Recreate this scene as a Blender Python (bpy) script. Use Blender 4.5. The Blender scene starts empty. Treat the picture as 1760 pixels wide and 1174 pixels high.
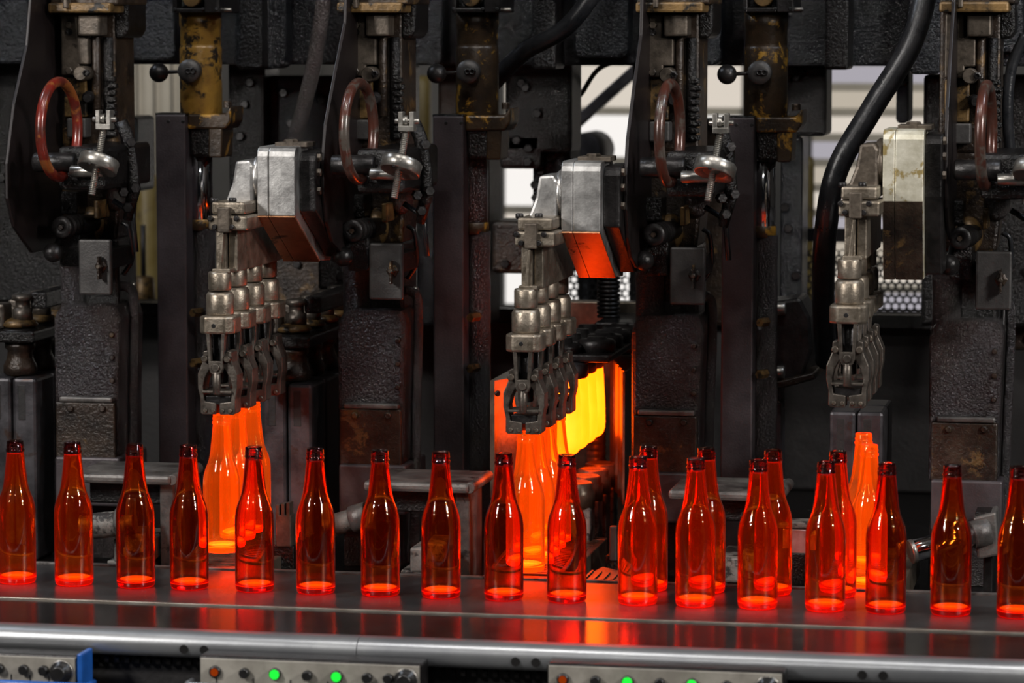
import bpy, bmesh, math, random
from math import sin, cos, pi, radians, atan, sqrt
from mathutils import Vector, Matrix
random.seed(7)
SC = bpy.context.scene
COL = SC.collection
# ------------------------------------------------------------------ camera
FPX = 5600.0
PITCH = atan(545 / FPX); YAW = atan(1095 / sqrt(FPX * FPX + 545 ** 2))
FW = Vector((-sin(YAW) * cos(PITCH), cos(YAW) * cos(PITCH), -sin(PITCH)))
RT = Vector((cos(YAW), sin(YAW), 0)); UP = RT.cross(FW)
def ray(x, y): return FW + RT * ((x - 880) / FPX) - UP * ((y - 587) / FPX)
CAM = -ray(880, 1030) * 5.10
cd = bpy.data.cameras.new('camera'); cam = bpy.data.objects.new('camera', cd); COL.objects.link(cam)
M3 = Matrix((RT, UP, -FW)).transposed()
cam.matrix_world = Matrix.Translation(CAM) @ M3.to_4x4()
cd.sensor_width = 36; cd.lens = 36 * FPX / 1760; cd.clip_end = 60
cd.dof.use_dof = True; cd.dof.focus_distance = 5.45; cd.dof.aperture_fstop = 5.0
SC.camera = cam
# ------------------------------------------------------------------ world, lights, exposure
w = bpy.data.worlds.new('world'); SC.world = w; w.use_nodes = True
w.node_tree.nodes['Background'].inputs[0].default_value = (.55, .6, .7, 1)
w.node_tree.nodes['Background'].inputs[1].default_value = .006
SC.view_settings.view_transform = 'Standard'; SC.view_settings.look = 'None'
SC.view_settings.gamma = 1; SC.view_settings.use_curve_mapping = False; SC.view_settings.exposure = 0.0
def hall_lamp(loc, power, size, col, target):
    l = bpy.data.lights.new('hall_lamp', 'AREA'); l.shape = 'DISK'; l.size = size; l.energy = power; l.color = col
    o = bpy.data.objects.new('hall_lamp', l); COL.objects.link(o); o.location = loc
    o.rotation_euler = (Vector(target) - Vector(loc)).to_track_quat('-Z', 'Y').to_euler()
COOL = (1.0, .96, .92)
for lx, ly, lz, lp, ls in ((-2.4, -2.7, 2.1, 84, .4), (3.2, -1.7, 2.1, 78, .4), (-2.2, -2.8, 1.5, 20, .2), (3.0, -1.9, 1.5, 20, .2),
                           (-.5, -1.2, 3.2, 22, .3), (.9, -1.2, 3.2, 22, .3), (.2, -3.9, 2.7, 12, .2)):
    hall_lamp((lx, ly, lz), lp, ls, COOL, (0, .4, .4))
hall_lamp((-2.4, .3, 2.9), 20, .3, (.8, .88, 1), (-.3, .7, .6))
hall_lamp((2.2, .2, 2.9), 20, .3, (.8, .88, 1), (.5, .7, .6))
# ------------------------------------------------------------------ helpers: pixels of the photograph to metres
def W(px, py, Y):
    r = ray(px, py); return CAM + r * ((Y - CAM.y) / r.y)
def X(px, Y, py=500): return W(px, py, Y).x
def Z(py, Y, px=880): return W(px, py, Y).z
def L(n, Y): return n * (W(881, 600, Y) - W(880, 600, Y)).length
PITCHX = .52                                           # one machine section
# ------------------------------------------------------------------ materials
MATS = {}
def nodes(name):
    m = bpy.data.materials.new(name); m.use_nodes = True
    nt = m.node_tree; b = nt.nodes['Principled BSDF']; MATS[name] = m
    return m, nt, b
def N(nt, t, **k):
    n = nt.nodes.new(t)
    for a, v in k.items():
        if a in n.inputs: n.inputs[a].default_value = v
        else: setattr(n, a, v)
    return n
def surf(name, c1, c2, metallic=.0, rough=.45, scale=25, bump=.3, bscale=90, rvar=.15, c3=None, thr=.6, coat=0., spec=.5, detail=6, bdist=.002):
    """two tone procedural surface with grime noise, optional third colour in patches, and fine relief"""
    m, nt, b = nodes(name)
    geo = N(nt, 'ShaderNodeNewGeometry')
    n1 = N(nt, 'ShaderNodeTexNoise', Scale=scale, Detail=detail, Roughness=.65); nt.links.new(geo.outputs['Position'], n1.inputs['Vector'])
    r = N(nt, 'ShaderNodeValToRGB'); r.color_ramp.elements[0].position = .35; r.color_ramp.elements[1].position = .68
    r.color_ramp.elements[0].color = (*c1, 1); r.color_ramp.elements[1].color = (*c2, 1)
    nt.links.new(n1.outputs['Fac'], r.inputs['Fac']); col = r.outputs['Color']
    if c3:
        n3 = N(nt, 'ShaderNodeTexNoise', Scale=scale * .9, Detail=8, Roughness=.7, Distortion=.4)
        mp = N(nt, 'ShaderNodeVectorMath', operation='ADD'); mp.inputs[1].default_value = (7.3, 2.1, 4.4)
        nt.links.new(geo.outputs['Position'], mp.inputs[0]); nt.links.new(mp.outputs[0], n3.inputs['Vector'])
        r3 = N(nt, 'ShaderNodeValToRGB'); r3.color_ramp.elements[0].position = thr - .03; r3.color_ramp.elements[1].position = thr + .03
        nt.links.new(n3.outputs['Fac'], r3.inputs['Fac'])
        mx = N(nt, 'ShaderNodeMix', data_type='RGBA'); nt.links.new(r3.outputs['Color'], mx.inputs['Factor'])
        nt.links.new(col, mx.inputs['A']); mx.inputs['B'].default_value = (*c3, 1); col = mx.outputs['Result']
    nt.links.new(col, b.inputs['Base Color'])
    mr = N(nt, 'ShaderNodeMapRange'); mr.inputs['To Min'].default_value = max(.03, rough - rvar); mr.inputs['To Max'].default_value = min(1, rough + rvar)
    nt.links.new(n1.outputs['Fac'], mr.inputs['Value']); nt.links.new(mr.outputs[0], b.inputs['Roughness'])
    b.inputs['Metallic'].default_value = metallic; b.inputs['Specular IOR Level'].default_value = spec
    if coat: b.inputs['Coat Weight'].default_value = coat; b.inputs['Coat Roughness'].default_value = .15
    if bump:
        n2 = N(nt, 'ShaderNodeTexNoise', Scale=bscale, Detail=4, Roughness=.6, Distortion=.3); nt.links.new(geo.outputs['Position'], n2.inputs['Vector'])
        bp = N(nt, 'ShaderNodeBump', Strength=bump, Distance=bdist); nt.links.new(n2.outputs['Fac'], bp.inputs['Height'])
        nt.links.new(bp.outputs[0], b.inputs['Normal'])
        if coat: nt.links.new(bp.outputs[0], b.inputs['Coat Normal'])
    return m
surf('oil_black', (.0022, .0019, .0019), (.006, .0048, .0045), 0, .24, 30, .9, 190, .08, spec=.38, bdist=.004)
surf('crust_black', (.007, .0045, .0045), (.018, .011, .0105), 0, .19, 10, 1., 215, .14, spec=.9, bdist=.007)
surf('beam_black', (.0016, .002, .003), (.005, .006, .009), 0, .16, 9, 1., 170, .1, spec=.5, bdist=.006)
surf('oil_brown', (.009, .0065, .0055), (.045, .029, .019), .25, .33, 22, .6, 160, .12, c3=(.11, .065, .025), thr=.6, bdist=.003)
surf('grime_steel', (.045, .036, .028), (.15, .122, .095), .55, .42, 35, .25, 160, .1, c3=(.02, .016, .012), thr=.66)
surf('brass_grime', (.05, .03, .012), (.22, .13, .045), .3, .4, 30, .4, 120, .1, c3=(.012, .01, .008), thr=.56)
surf('gold_paint', (.3, .165, .028), (.2, .1, .02), .1, .34, 34, .3, 120, .1, c3=(.014, .011, .008), thr=.545)
surf('gold_worn', (.02, .013, .008), (.05, .028, .012), .15, .36, 22, .4, 120, .1, c3=(.38, .2, .025), thr=.585)
surf('red_paint', (.17, .014, .008), (.05, .012, .008), .1, .3, 28, .15, 100, .08, c3=(.2, .06, .015), thr=.56, coat=.3)
surf('brown_paint', (.075, .02, .012), (.04, .02, .015), .2, .3, 24, .15, 100, .08, c3=(.075, .062, .052), thr=.55, coat=.3)
surf('post_steel', (.04, .033, .036), (.085, .071, .076), .35, .45, 9, .35, 260, .08, bdist=.0015)
surf('aluminium', (.4, .39, .38), (.7, .69, .67), .9, .36, 30, .12, 180, .1, c3=(.2, .17, .13), thr=.68)
surf('aluminium_stained', (.5, .47, .36), (.72, .69, .58), .55, .42, 34, .12, 180, .1, c3=(.33, .25, .1), thr=.58)
surf('cast_bronze', (.17, .14, .105), (.36, .31, .25), .8, .38, 40, .4, 110, .1, c3=(.08, .06, .045), thr=.66)
surf('tong_steel', (.06, .05, .042), (.15, .13, .11), .7, .4, 40, .3, 120, .1, c3=(.05, .035, .028), thr=.64)
surf('screw_steel', (.2, .19, .17), (.4, .38, .35), .85, .33, 40, .15, 150, .1)
surf('side_dark', (.006, .004, .004), (.013, .008, .008), .2, .42, 8, .2, 200, .08, bdist=.001)
surf('dark_steel', (.008, .0075, .0075), (.028, .025, .025), .45, .34, 30, .35, 180, .1)
surf('plate_steel', (.045, .042, .041), (.08, .076, .073), .4, .45, 20, .35, 240, .08, bdist=.0012)
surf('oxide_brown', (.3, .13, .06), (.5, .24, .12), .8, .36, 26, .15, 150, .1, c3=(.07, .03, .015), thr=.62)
surf('chrome', (.55, .55, .57), (.7, .7, .72), 1, .1, 10, 0, 10, .04)
surf('mould_iron', (.03, .028, .031), (.09, .085, .092), .6, .42, 18, .2, 150, .12, c3=(.05, .03, .024), thr=.62)
surf('dusty_iron', (.09, .085, .078), (.22, .21, .19), .1, .6, 28, .5, 130, .1, c3=(.02, .018, .017), thr=.54)
surf('shelf_iron', (.05, .045, .043), (.15, .14, .13), .3, .42, 20, .35, 160, .12, c3=(.02, .018, .017), thr=.6)
surf('rubber', (.008, .009, .011), (.02, .02, .022), 0, .3, 40, .3, 160, .1, spec=.6)
surf('belt_steel', (.05, .05, .052), (.12, .118, .118), .75, .3, 9, .12, 220, .08)
surf('apron_steel', (.03, .029, .029), (.07, .066, .064), .7, .16, 5, .05, 130, .05)
surf('rail_alloy', (.3, .31, .33), (.4, .41, .42), .75, .34, 6, .05, 200, .06)
surf('strip_steel', (.22, .19, .16), (.34, .31, .27), .6, .35, 20, .1, 150, .1)
surf('panel_enamel', (.2, .185, .16), (.34, .32, .28), 0, .45, 14, .1, 100, .1, c3=(.12, .1, .08), thr=.66)
surf('blue_paint', (.01, .07, .28), (.015, .1, .4), 0, .35, 20, .1, 80, .08)
surf('black_plastic', (.008, .008, .008), (.018, .017, .017), 0, .3, 20, 0, 10, .05)
surf('wall_plaster', (.07, .066, .06), (.1, .095, .086), 0, .8, 3, .2, 30, .05)
surf('curtain_beige', (.42, .38, .3), (.52, .47, .38), 0, .8, 4, .2, 30, .05)
surf('floor_concrete', (.04, .04, .04), (.08, .078, .075), 0, .7, 4, .3, 30, .1)
surf('yellow_paint', (.14, .095, .02), (.2, .15, .05), 0, .45, 15, .1, 60, .1, c3=(.06, .04, .02), thr=.62)
surf('grate_iron', (.1, .08, .06), (.2, .165, .12), .6, .32, 30, .25, 150, .1)
surf('soot', (.006, .005, .005), (.014, .012, .012), 0, .6, 20, .4, 90, .1)
def emit(name, c, s):
    m = bpy.data.materials.new(name); m.use_nodes = True; nt = m.node_tree; nt.nodes.clear()
    o = N(nt, 'ShaderNodeOutputMaterial'); e = N(nt, 'ShaderNodeEmission'); e.inputs[0].default_value = (*c, 1); e.inputs[1].default_value = s
    nt.links.new(e.outputs[0], o.inputs[0]); MATS[name] = m
emit('window_light', (1, .96, .92), .95); emit('window_beige', (1, .88, .72), .5); emit('window_violet', (.95, .9, 1), .42); emit('window_warm', (1, .9, .78), .7); emit('green_lamp', (.02, 1, .06), 1.0); emit('amber_lamp', (1, .12, .01), .25)
def hot_parison(name):
    m, nt, b = nodes(name)
    b.inputs['Base Color'].default_value = (.8, .4, .05, 1); b.inputs['Roughness'].default_value = .3
    geo = N(nt, 'ShaderNodeNewGeometry'); n = N(nt, 'ShaderNodeTexNoise', Scale=14, Detail=2)
    nt.links.new(geo.outputs['Position'], n.inputs['Vector'])
    r = N(nt, 'ShaderNodeValToRGB'); r.color_ramp.elements[0].position = .3; r.color_ramp.elements[1].position = .75
    r.color_ramp.elements[0].color = (1, .056, .0005, 1); r.color_ramp.elements[1].color = (1, .073, .0014, 1)
    nt.links.new(n.outputs['Fac'], r.inputs['Fac']); nt.links.new(r.outputs[0], b.inputs['Emission Color'])
    b.inputs['Emission Strength'].default_value = 11
hot_parison('hot_parison')
def glass(name, eps, ecol, absd, acol):
    """clear surface; colour and glow come from the volume of the glass itself, so thick parts glow more"""
    m = bpy.data.materials.new(name); m.use_nodes = True; nt = m.node_tree; nt.nodes.clear()
    o = N(nt, 'ShaderNodeOutputMaterial')
    g = N(nt, 'ShaderNodeBsdfGlass'); g.inputs['Roughness'].default_value = 0.0; g.inputs['IOR'].default_value = 1.5
    nt.links.new(g.outputs[0], o.inputs['Surface'])
    a = N(nt, 'ShaderNodeVolumeAbsorption'); a.inputs['Color'].default_value = (*acol, 1); a.inputs['Density'].default_value = absd
    e = N(nt, 'ShaderNodeEmission'); e.inputs[0].default_value = (*ecol, 1); e.inputs[1].default_value = eps
    s = N(nt, 'ShaderNodeAddShader'); nt.links.new(a.outputs[0], s.inputs[0]); nt.links.new(e.outputs[0], s.inputs[1])
    nt.links.new(s.outputs[0], o.inputs['Volume']); MATS[name] = m
glass('cool_glass', .3, (1, .03, .0), 900, (.9, .5, .05)); glass('warm_glass', 5.5, (1, .05, .0), 900, (.975, .62, .05)); glass('warm_glass_glow', 15, (1, .07, .0), 900, (.98, .66, .05))
glass('hot_glass', 85, (1, .1, .002), 500, (.985, .8, .3))
def hot_base(name, c, s):
    m = bpy.data.materials.new(name); m.use_nodes = True; nt = m.node_tree; nt.nodes.clear(); o = N(nt, 'ShaderNodeOutputMaterial')
    g = N(nt, 'ShaderNodeBsdfGlass'); g.inputs['Roughness'].default_value = .02; g.inputs['IOR'].default_value = 1.5
    e = N(nt, 'ShaderNodeEmission'); e.inputs[0].default_value = (*c, 1); e.inputs[1].default_value = s
    a = N(nt, 'ShaderNodeAddShader'); nt.links.new(g.outputs[0], a.inputs[0]); nt.links.new(e.outputs[0], a.inputs[1]); nt.links.new(a.outputs[0], o.inputs[0]); MATS[name] = m
hot_base('glowing_base', (1, .12, .0), 1.1); hot_base('hottest_base', (1, .16, .006), 2.5)
# ------------------------------------------------------------------ mesh builder
class MB:
    def __init__(s): s.v = []; s.f = []; s.sm = []
    def add(s, vs, fs, smooth=False):
        k = len(s.v); s.v += [Vector(p) for p in vs]; s.f += [[i + k for i in q] for q in fs]; s.sm += [smooth] * len(fs); return s
    def bm_add(s, bm, smooth=False):
        bm.verts.index_update(); s.add([v.co.copy() for v in bm.verts], [[v.index for v in f.verts] for f in bm.faces], smooth); bm.free(); return s
    def prism(s, pts, a, b, axis='Y', bevel=0.0, seg=2):
        """outline in the two other axes, extruded from a to b"""
        bm = bmesh.new()
        def P(u, v, t): return {'Y': (u, t, v), 'X': (t, u, v), 'Z': (u, v, t)}[axis]
        A = [bm.verts.new(P(u, v, a)) for u, v in pts]; B = [bm.verts.new(P(u, v, b)) for u, v in pts]
        n = len(pts); bm.faces.new(A); bm.faces.new(B[::-1])
        for i in range(n): bm.faces.new((A[i], B[i], B[(i + 1) % n], A[(i + 1) % n]))
        bmesh.ops.recalc_face_normals(bm, faces=bm.faces)
        if bevel:
            es = [e for e in bm.edges if len(e.link_faces) == 2 and e.calc_face_angle(0) > .45]
            bmesh.ops.bevel(bm, geom=es, offset=bevel, segments=seg, profile=.5, affect='EDGES', clamp_overlap=True)
        return s.bm_add(bm)
    def box(s, x0, x1, y0, y1, z0, z1, bevel=.002):
        x0, x1 = sorted((x0, x1)); z0, z1 = sorted((z0, z1))
        return s.prism([(x0, z0), (x1, z0), (x1, z1), (x0, z1)], y0, y1, 'Y', bevel)
    def pbox(s, px0, py0, px1, py1, Y0, Y1, bevel=.002):
        c = (py0 + py1) / 2
        return s.box(X(px0, Y0, c), X(px1, Y0, c), Y0, Y1, Z(py1, Y0, px0), Z(py0, Y0, px0), bevel)
    def ppoly(s, pts, Y0, Y1, bevel=.002):
        q = [W(a, b, Y0) for a, b in pts]; return s.prism([(p.x, p.z) for p in q], Y0, Y1, 'Y', bevel)
    def lathe(s, prof, o, axis=(0, 0, 1), seg=24, smooth=True, caps=True):
        """prof: (radius, distance along axis)"""
        o = Vector(o); ax = Vector(axis).normalized(); q = ax.to_track_quat('Z', 'Y')
        vs = []; fs = []
        for r, t in prof:
            for k in range(seg):
                a = 2 * pi * k / seg; vs.append(o + q @ Vector((r * cos(a), r * sin(a), t)))
        for i in range(len(prof) - 1):
            for k in range(seg):
                k2 = (k + 1) % seg; fs.append([i * seg + k, i * seg + k2, (i + 1) * seg + k2, (i + 1) * seg + k])
        s.add(vs, fs, smooth)
        if caps:
            m = len(prof) - 1
            k0 = len(s.v) - len(vs)
            s.f += [[k0 + k for k in range(seg)][::-1], [k0 + m * seg + k for k in range(seg)]]; s.sm += [False, False]
        return s
    def cyl(s, o, axis, r, length, bev=.0015, seg=20):
        b = min(bev, r * .4, length * .3)
        return s.lathe([(r - b, 0), (r, b), (r, length - b), (r - b, length)], o, axis, seg)
    def cyl2(s, a, b, r, bev=.001, seg=14):
        a = Vector(a); b = Vector(b); return s.cyl(a, b - a, r, (b - a).length, bev, seg)
    def sphere(s, c, r, seg=20, rings=12, sc=(1, 1, 1)):
        bm = bmesh.new(); bmesh.ops.create_uvsphere(bm, u_segments=seg, v_segments=rings, radius=r)
        for v in bm.verts: v.co = Vector((v.co.x * sc[0], v.co.y * sc[1], v.co.z * sc[2])) + Vector(c)
        return s.bm_add(bm, True)
    def tube(s, path, r, seg=10, closed=False, smooth=True):
        P = [Vector(p) for p in path]; n = len(P); vs = []; fs = []
        rr = r if isinstance(r, (list, tuple)) else [r] * n
        prev = None
        for i in range(n):
            if closed: t = P[(i + 1) % n] - P[i - 1]
            else: t = P[min(i + 1, n - 1)] - P[max(i - 1, 0)]
            t.normalize()
            if prev is None: u = t.orthogonal().normalized()
            else: u = (prev - t * prev.dot(t)).normalized()
            prev = u; v = t.cross(u)
            for k in range(seg):
                a = 2 * pi * k / seg; vs.append(P[i] + (u * cos(a) + v * sin(a)) * rr[i])
        m = n if closed else n - 1
        for i in range(m):
            j = (i + 1) % n
            for k in range(seg):
                k2 = (k + 1) % seg; fs.append([i * seg + k, i * seg + k2, j * seg + k2, j * seg + k])
        if not closed: fs += [[k for k in range(seg)][::-1], [(n - 1) * seg + k for k in range(seg)]]
        return s.add(vs, fs, smooth)
    def hexbolt(s, c, axis, r, h):
        s.lathe([(r, 0), (r, h * .85), (r * .85, h)], c, axis, 6, False); return s
    def threaded(s, a, b, r, pitch=.003, seg=12):
        a = Vector(a); b = Vector(b); n = max(3, int((b - a).length / pitch)); pr = []
        for i in range(n):
            t = i * (b - a).length / n; pr += [(r, t), (r * .8, t + (b - a).length / n * .5)]
        return s.lathe(pr, a, b - a, seg, False)
    def build(s, name, mat, parent=None, loc=None, label=None, cat=None, group=None, kind=None):
        me = bpy.data.meshes.new(name)
        org = Vector(loc) if loc else (Vector(parent['_org']) if parent else Vector((0, 0, 0)))
        me.from_pydata([p - org for p in s.v], [], s.f); me.update()
        me.polygons.foreach_set('use_smooth', s.sm)
        bm = bmesh.new(); bm.from_mesh(me); bmesh.ops.recalc_face_normals(bm, faces=bm.faces); bm.to_mesh(me); bm.free()
        me.materials.append(MATS[mat])
        o = bpy.data.objects.new(name, me); COL.objects.link(o)
        if parent: o.parent = parent
        else: o.location = org
        o['_org'] = org[:]
        tag(o, label, cat, group, kind)
        return o
def tag(o, label=None, cat=None, group=None, kind=None):
    for k, v in (('label', label), ('category', cat), ('group', group), ('kind', kind)):
        if v: o[k] = v
    return o
def thing(name, loc, label, cat, group=None):
    o = bpy.data.objects.new(name, None); COL.objects.link(o); o.location = loc; o.empty_display_size = .03
    o['_org'] = tuple(loc); return tag(o, label, cat, group)
def dup(o, d=(0, 0, 0), parent=None, label=None, swap=None, top=True):
    c = o.copy(); COL.objects.link(c); c.parent = parent
    if top: c.location = Vector(o.location) + Vector(d)
    if label: c['label'] = label
    if swap and c.type == 'MESH' and o.data.materials and o.data.materials[0].name in swap:
        c.data = o.data.copy(); c.data.materials[0] = MATS[swap[o.data.materials[0].name]]
    for ch in list(o.children): dup(ch, (0, 0, 0), c, None, swap, False)
    return c
def bez(pts, n=24):
    """Catmull-Rom through points"""
    P = [Vector(p) for p in pts]; P = [P[0] * 2 - P[1]] + P + [P[-1] * 2 - P[-2]]; out = []
    for i in range(1, len(P) - 2):
        for k in range(n):
            t = k / n; a, b, c, d = P[i - 1:i + 3]
            out.append(.5 * ((2 * b) + (c - a) * t + (2 * a - 5 * b + 4 * c - d) * t * t + (3 * b - a - 3 * c + d) * t ** 3))
    out.append(P[-2]); return out
# ================================================================== THE SETTING
FLOOR = -1.0
MB().box(-6, 6, -6, 6.2, FLOOR - .1, FLOOR, 0).build('floor', 'floor_concrete', kind='structure')
YB = 4.6
wz0, wz1 = Z(560, YB), Z(-10, YB)
wins = [(X(835, YB), X(1300, YB)), (X(1362, YB), X(1700, YB))]
xs = [-6] + [a for p in wins for a in p] + [6]
wb = MB()
for i in range(0, len(xs), 2): wb.box(xs[i], xs[i + 1], YB, YB + .2, FLOOR, 3.6, 0)
for a, b in wins:
    wb.box(a, b, YB, YB + .2, FLOOR, wz0, 0); wb.box(a, b, YB, YB + .2, wz1, 3.6, 0)
wb.build('wall_back', 'wall_plaster', kind='structure')
MB().box(-6.2, -6, -6, 6.2, FLOOR, 3.6, 0).build('wall_left', 'wall_plaster', kind='structure')
MB().box(6, 6.2, -6, 6.2, FLOOR, 3.6, 0).build('wall_right', 'wall_plaster', kind='structure')
MB().box(-6.2, 6.2, -6, 6.4, 3.6, 3.7, 0).build('ceiling', 'wall_plaster', kind='structure')
for i, (a, b) in enumerate(wins):
    fr = MB()
    for xx in (a, b - .05): fr.box(xx, xx + .05, YB + .02, YB + .1, wz0, wz1, 0)
    for zz in (wz0, wz1 - .05): fr.box(a + .05, b - .05, YB + .02, YB + .1, zz, zz + .05, 0)
    wo = fr.build('window_%d' % (i + 1), 'wall_plaster', kind='structure')
    n = 6 if i == 0 else 12
    for k in range(n):
        z0 = wz0 + .05 + (wz1 - wz0 - .1) * k / n; z1 = wz0 + .05 + (wz1 - wz0 - .1) * (k + 1) / n
        MB().box(a + .05, b - .05, YB + .05, YB + .06, z0 + .012, z1 - .012, 0).build('pane', ('window_light', 'window_warm', 'window_light', 'window_light', 'window_warm', 'window_light')[k] if i == 0 else ('window_violet', 'window_warm', 'window_beige', 'window_violet', 'window_warm', 'window_beige')[k % 6], wo)
        if k: MB().box(a + .05, b - .05, YB + .04, YB + .09, z0 - .012, z0 + .012, 0).build('glazing_bar', 'curtain_beige', wo)
# ================================================================== CONVEYOR
XL, XR = -1.25, 1.15
cv = thing('conveyor', (0, -.1, FLOOR), 'long steel bottle conveyor with a rounded grey metal front rail', 'conveyor')
MB().box(XL, XR, -.135, .175, -.03, 0, .001).build('running_belt', 'belt_steel', cv)
MB().box(XL, XR, -.143, -.136, -.03, .0015, .0005).build('wear_strip', 'strip_steel', cv)
MB().box(XL, XR, -.345, -.144, -.03, -.001, .001).build('apron_plate', 'apron_steel', cv)
MB().box(XL, XR, .178, .19, -.05, .003, .001).build('back_guide', 'shelf_iron', cv)
yr, zr, rr = -.36, -.019, .0195
prof = [(yr + rr * cos(a), zr + rr * sin(a)) for a in [pi / 2 + pi * k / 10 for k in range(11)]] + [(yr + .02, zr - rr), (yr + .02, zr + rr)]
def rail_seg(a, b):
    m = MB(); n = 40; k = len(prof)
    m.add([(a + (b - a) * i / n, y, z) for i in range(n + 1) for y, z in prof], [[i * k + j, i * k + (j + 1) % k, (i + 1) * k + (j + 1) % k, (i + 1) * k + j] for i in range(n) for j in range(k)], True)
    m.add([(a, y, z) for y, z in prof], [list(range(k))]); m.add([(b, y, z) for y, z in prof], [list(range(k))[::-1]])
    return m.build('front_rail', 'rail_alloy', cv)
joint = X(615, -.37, 1110)
r1 = rail_seg(XL, joint - .0006); r2 = rail_seg(joint + .0006, XR)
for px, py in ((316, 1104), (351, 1106), (886, 1130), (921, 1131), (1482, 1154), (1518, 1155)):
    c = W(px, py, yr - rr)
    a = MB().lathe([(.0068, 0), (.0068, .004), (.0048, .0042), (.0048, .001)], (c.x, yr - rr * .96 - .0015, zr - .004), (0, 1, 0), 16)
    a.build('bolt_hole', 'black_plastic', r1 if px < 615 else r2)
MB().box(XL, XR, -.335, .17, -.09, -.031, .002).build('frame_channel', 'soot', cv)
for x in (-1.1, -.1, .95):
    for y in (-.3, .12):
        MB().box(x, x + .05, y, y + .05, FLOOR, -.09, .002).build('leg', 'dark_steel', cv)
# perforated underside trim
tr = MB()
for k in range(150):
    x = XL + .01 + k * .016; tr.box(x, x + .007, -.352, -.34, -.052, -.044, 0)
tr.build('perforated_trim', 'dark_steel', cv, kind='stuff')
# ------------------------------------------------------------------ control panels under the conveyor
YP = -.43
def panel(px0, px1, py0, lamps, label, blue=False, handle=None):
    a, b = X(px0, YP, 1130), X(px1, YP, 1130); zt = Z(py0, YP, (px0 + px1) / 2)
    t = thing('control_panel', ((a + b) / 2, YP, FLOOR), label, 'control panel')
    MB().box(a, b, YP, YP + .045, zt - .2, zt, .003).build('housing', 'dark_steel', t)
    MB().box((a + b) / 2 - .03, (a + b) / 2 + .03, YP + .005, YP + .04, FLOOR, zt - .2, .002).build('stand', 'dark_steel', t)
    MB().box(a + .003, b - .003, YP - .004, YP, zt - .195, zt - .003, .001).build('face_plate', 'panel_enamel', t)
    for px, kind in lamps:
        c = W(px, 0, YP - .004); c = Vector((X(px, YP - .004, 1140), YP - .004, zt - .022))
        if kind == 'k':
            k = MB().lathe([(.017, 0), (.017, .006), (.013, .008), (.012, .02), (.010, .022)], c + Vector((0, 0, -.002)), (0, -1, 0), 20).build('selector_knob', 'black_plastic', t)
            MB().lathe([(.0185, 0), (.0185, .003), (.0172, .004)], c + Vector((0, 0, -.002)), (0, -1, 0), 20).build('bezel', 'screw_steel', k)
        elif kind == 'g':
            MB().lathe([(.009, 0), (.009, .004), (.007, .006)], c, (0, -1, 0), 16).build('lamp_bezel', 'black_plastic', t)
            MB().sphere(c + Vector((0, -.005, 0)), .0075, 14, 8).build('green_lamp', 'green_lamp', t, label='lit green indicator lamp')
        elif kind == 'o':
            MB().lathe([(.009, 0), (.009, .004), (.007, .006)], c, (0, -1, 0), 16).build('lamp_bezel', 'black_plastic', t)
            MB().sphere(c + Vector((0, -.005, 0)), .006, 14, 8).build('amber_lamp', 'amber_lamp', t, label='dim amber indicator lamp')
        else:
            MB().lathe([(.0075, 0), (.0075, .008), (.006, .01)], c, (0, -1, 0), 14).build('push_button', 'black_plastic', t)
    n = 6
    for k in range(n):
        x = a + (b - a) * (k + .5) / n
        MB().box(x - .0008, x + .0008, YP - .0048, YP - .0035, zt - .06, zt - .03, 0).build('scale_mark', 'black_plastic', t)
    if blue:
        MB().box(b, b + .008, YP - .006, YP + .045, zt - .2, zt + .004, .002).build('edge_frame', 'blue_paint', t)
    if handle:
        x0, x1 = X(handle[0], YP - .03, 1150), X(handle[1], YP - .03, 1150); zh = zt - .038
        MB().tube([(x0, YP, zh), (x0, YP - .025, zh), (x0 + .006, YP - .03, zh), (x1 - .006, YP - .03, zh), (x1, YP - .025, zh), (x1, YP, zh)], .0045, 10).build('handle_bar', 'blue_paint' if blue else 'rail_alloy', t)
    return t
panel(-60, 134, 1124, ((0, 'b'), (42, 'b'), (76, 'b'), (106, 'k')), 'cream control panel with blue edge and blue bar under conveyor', True, (-40, 150))
panel(342, 725, 1134, ((370, 'o'), (421, 'b'), (473, 'g'), (529, 'b'), (579, 'g'), (632, 'b'), (668, 'b'), (698, 'k')), 'long cream control panel with grey handle bar and two green lamps', False, (320, 700))
panel(940, 1348, 1147, ((968, 'o'), (1024, 'b'), (1079, 'g'), (1135, 'b'), (1190, 'g'), (1250, 'b'), (1320, 'k')), 'cream control panel with two green lamps and no handle bar', False)
MB().box(X(190, -.2, 1150), X(198, -.2, 1150), -.2, -.19, -.25, -.055, .001).build('blue_strap', 'blue_paint', label='thin upright blue strap in the dark beside the blue edged panel', cat='strap')
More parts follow.
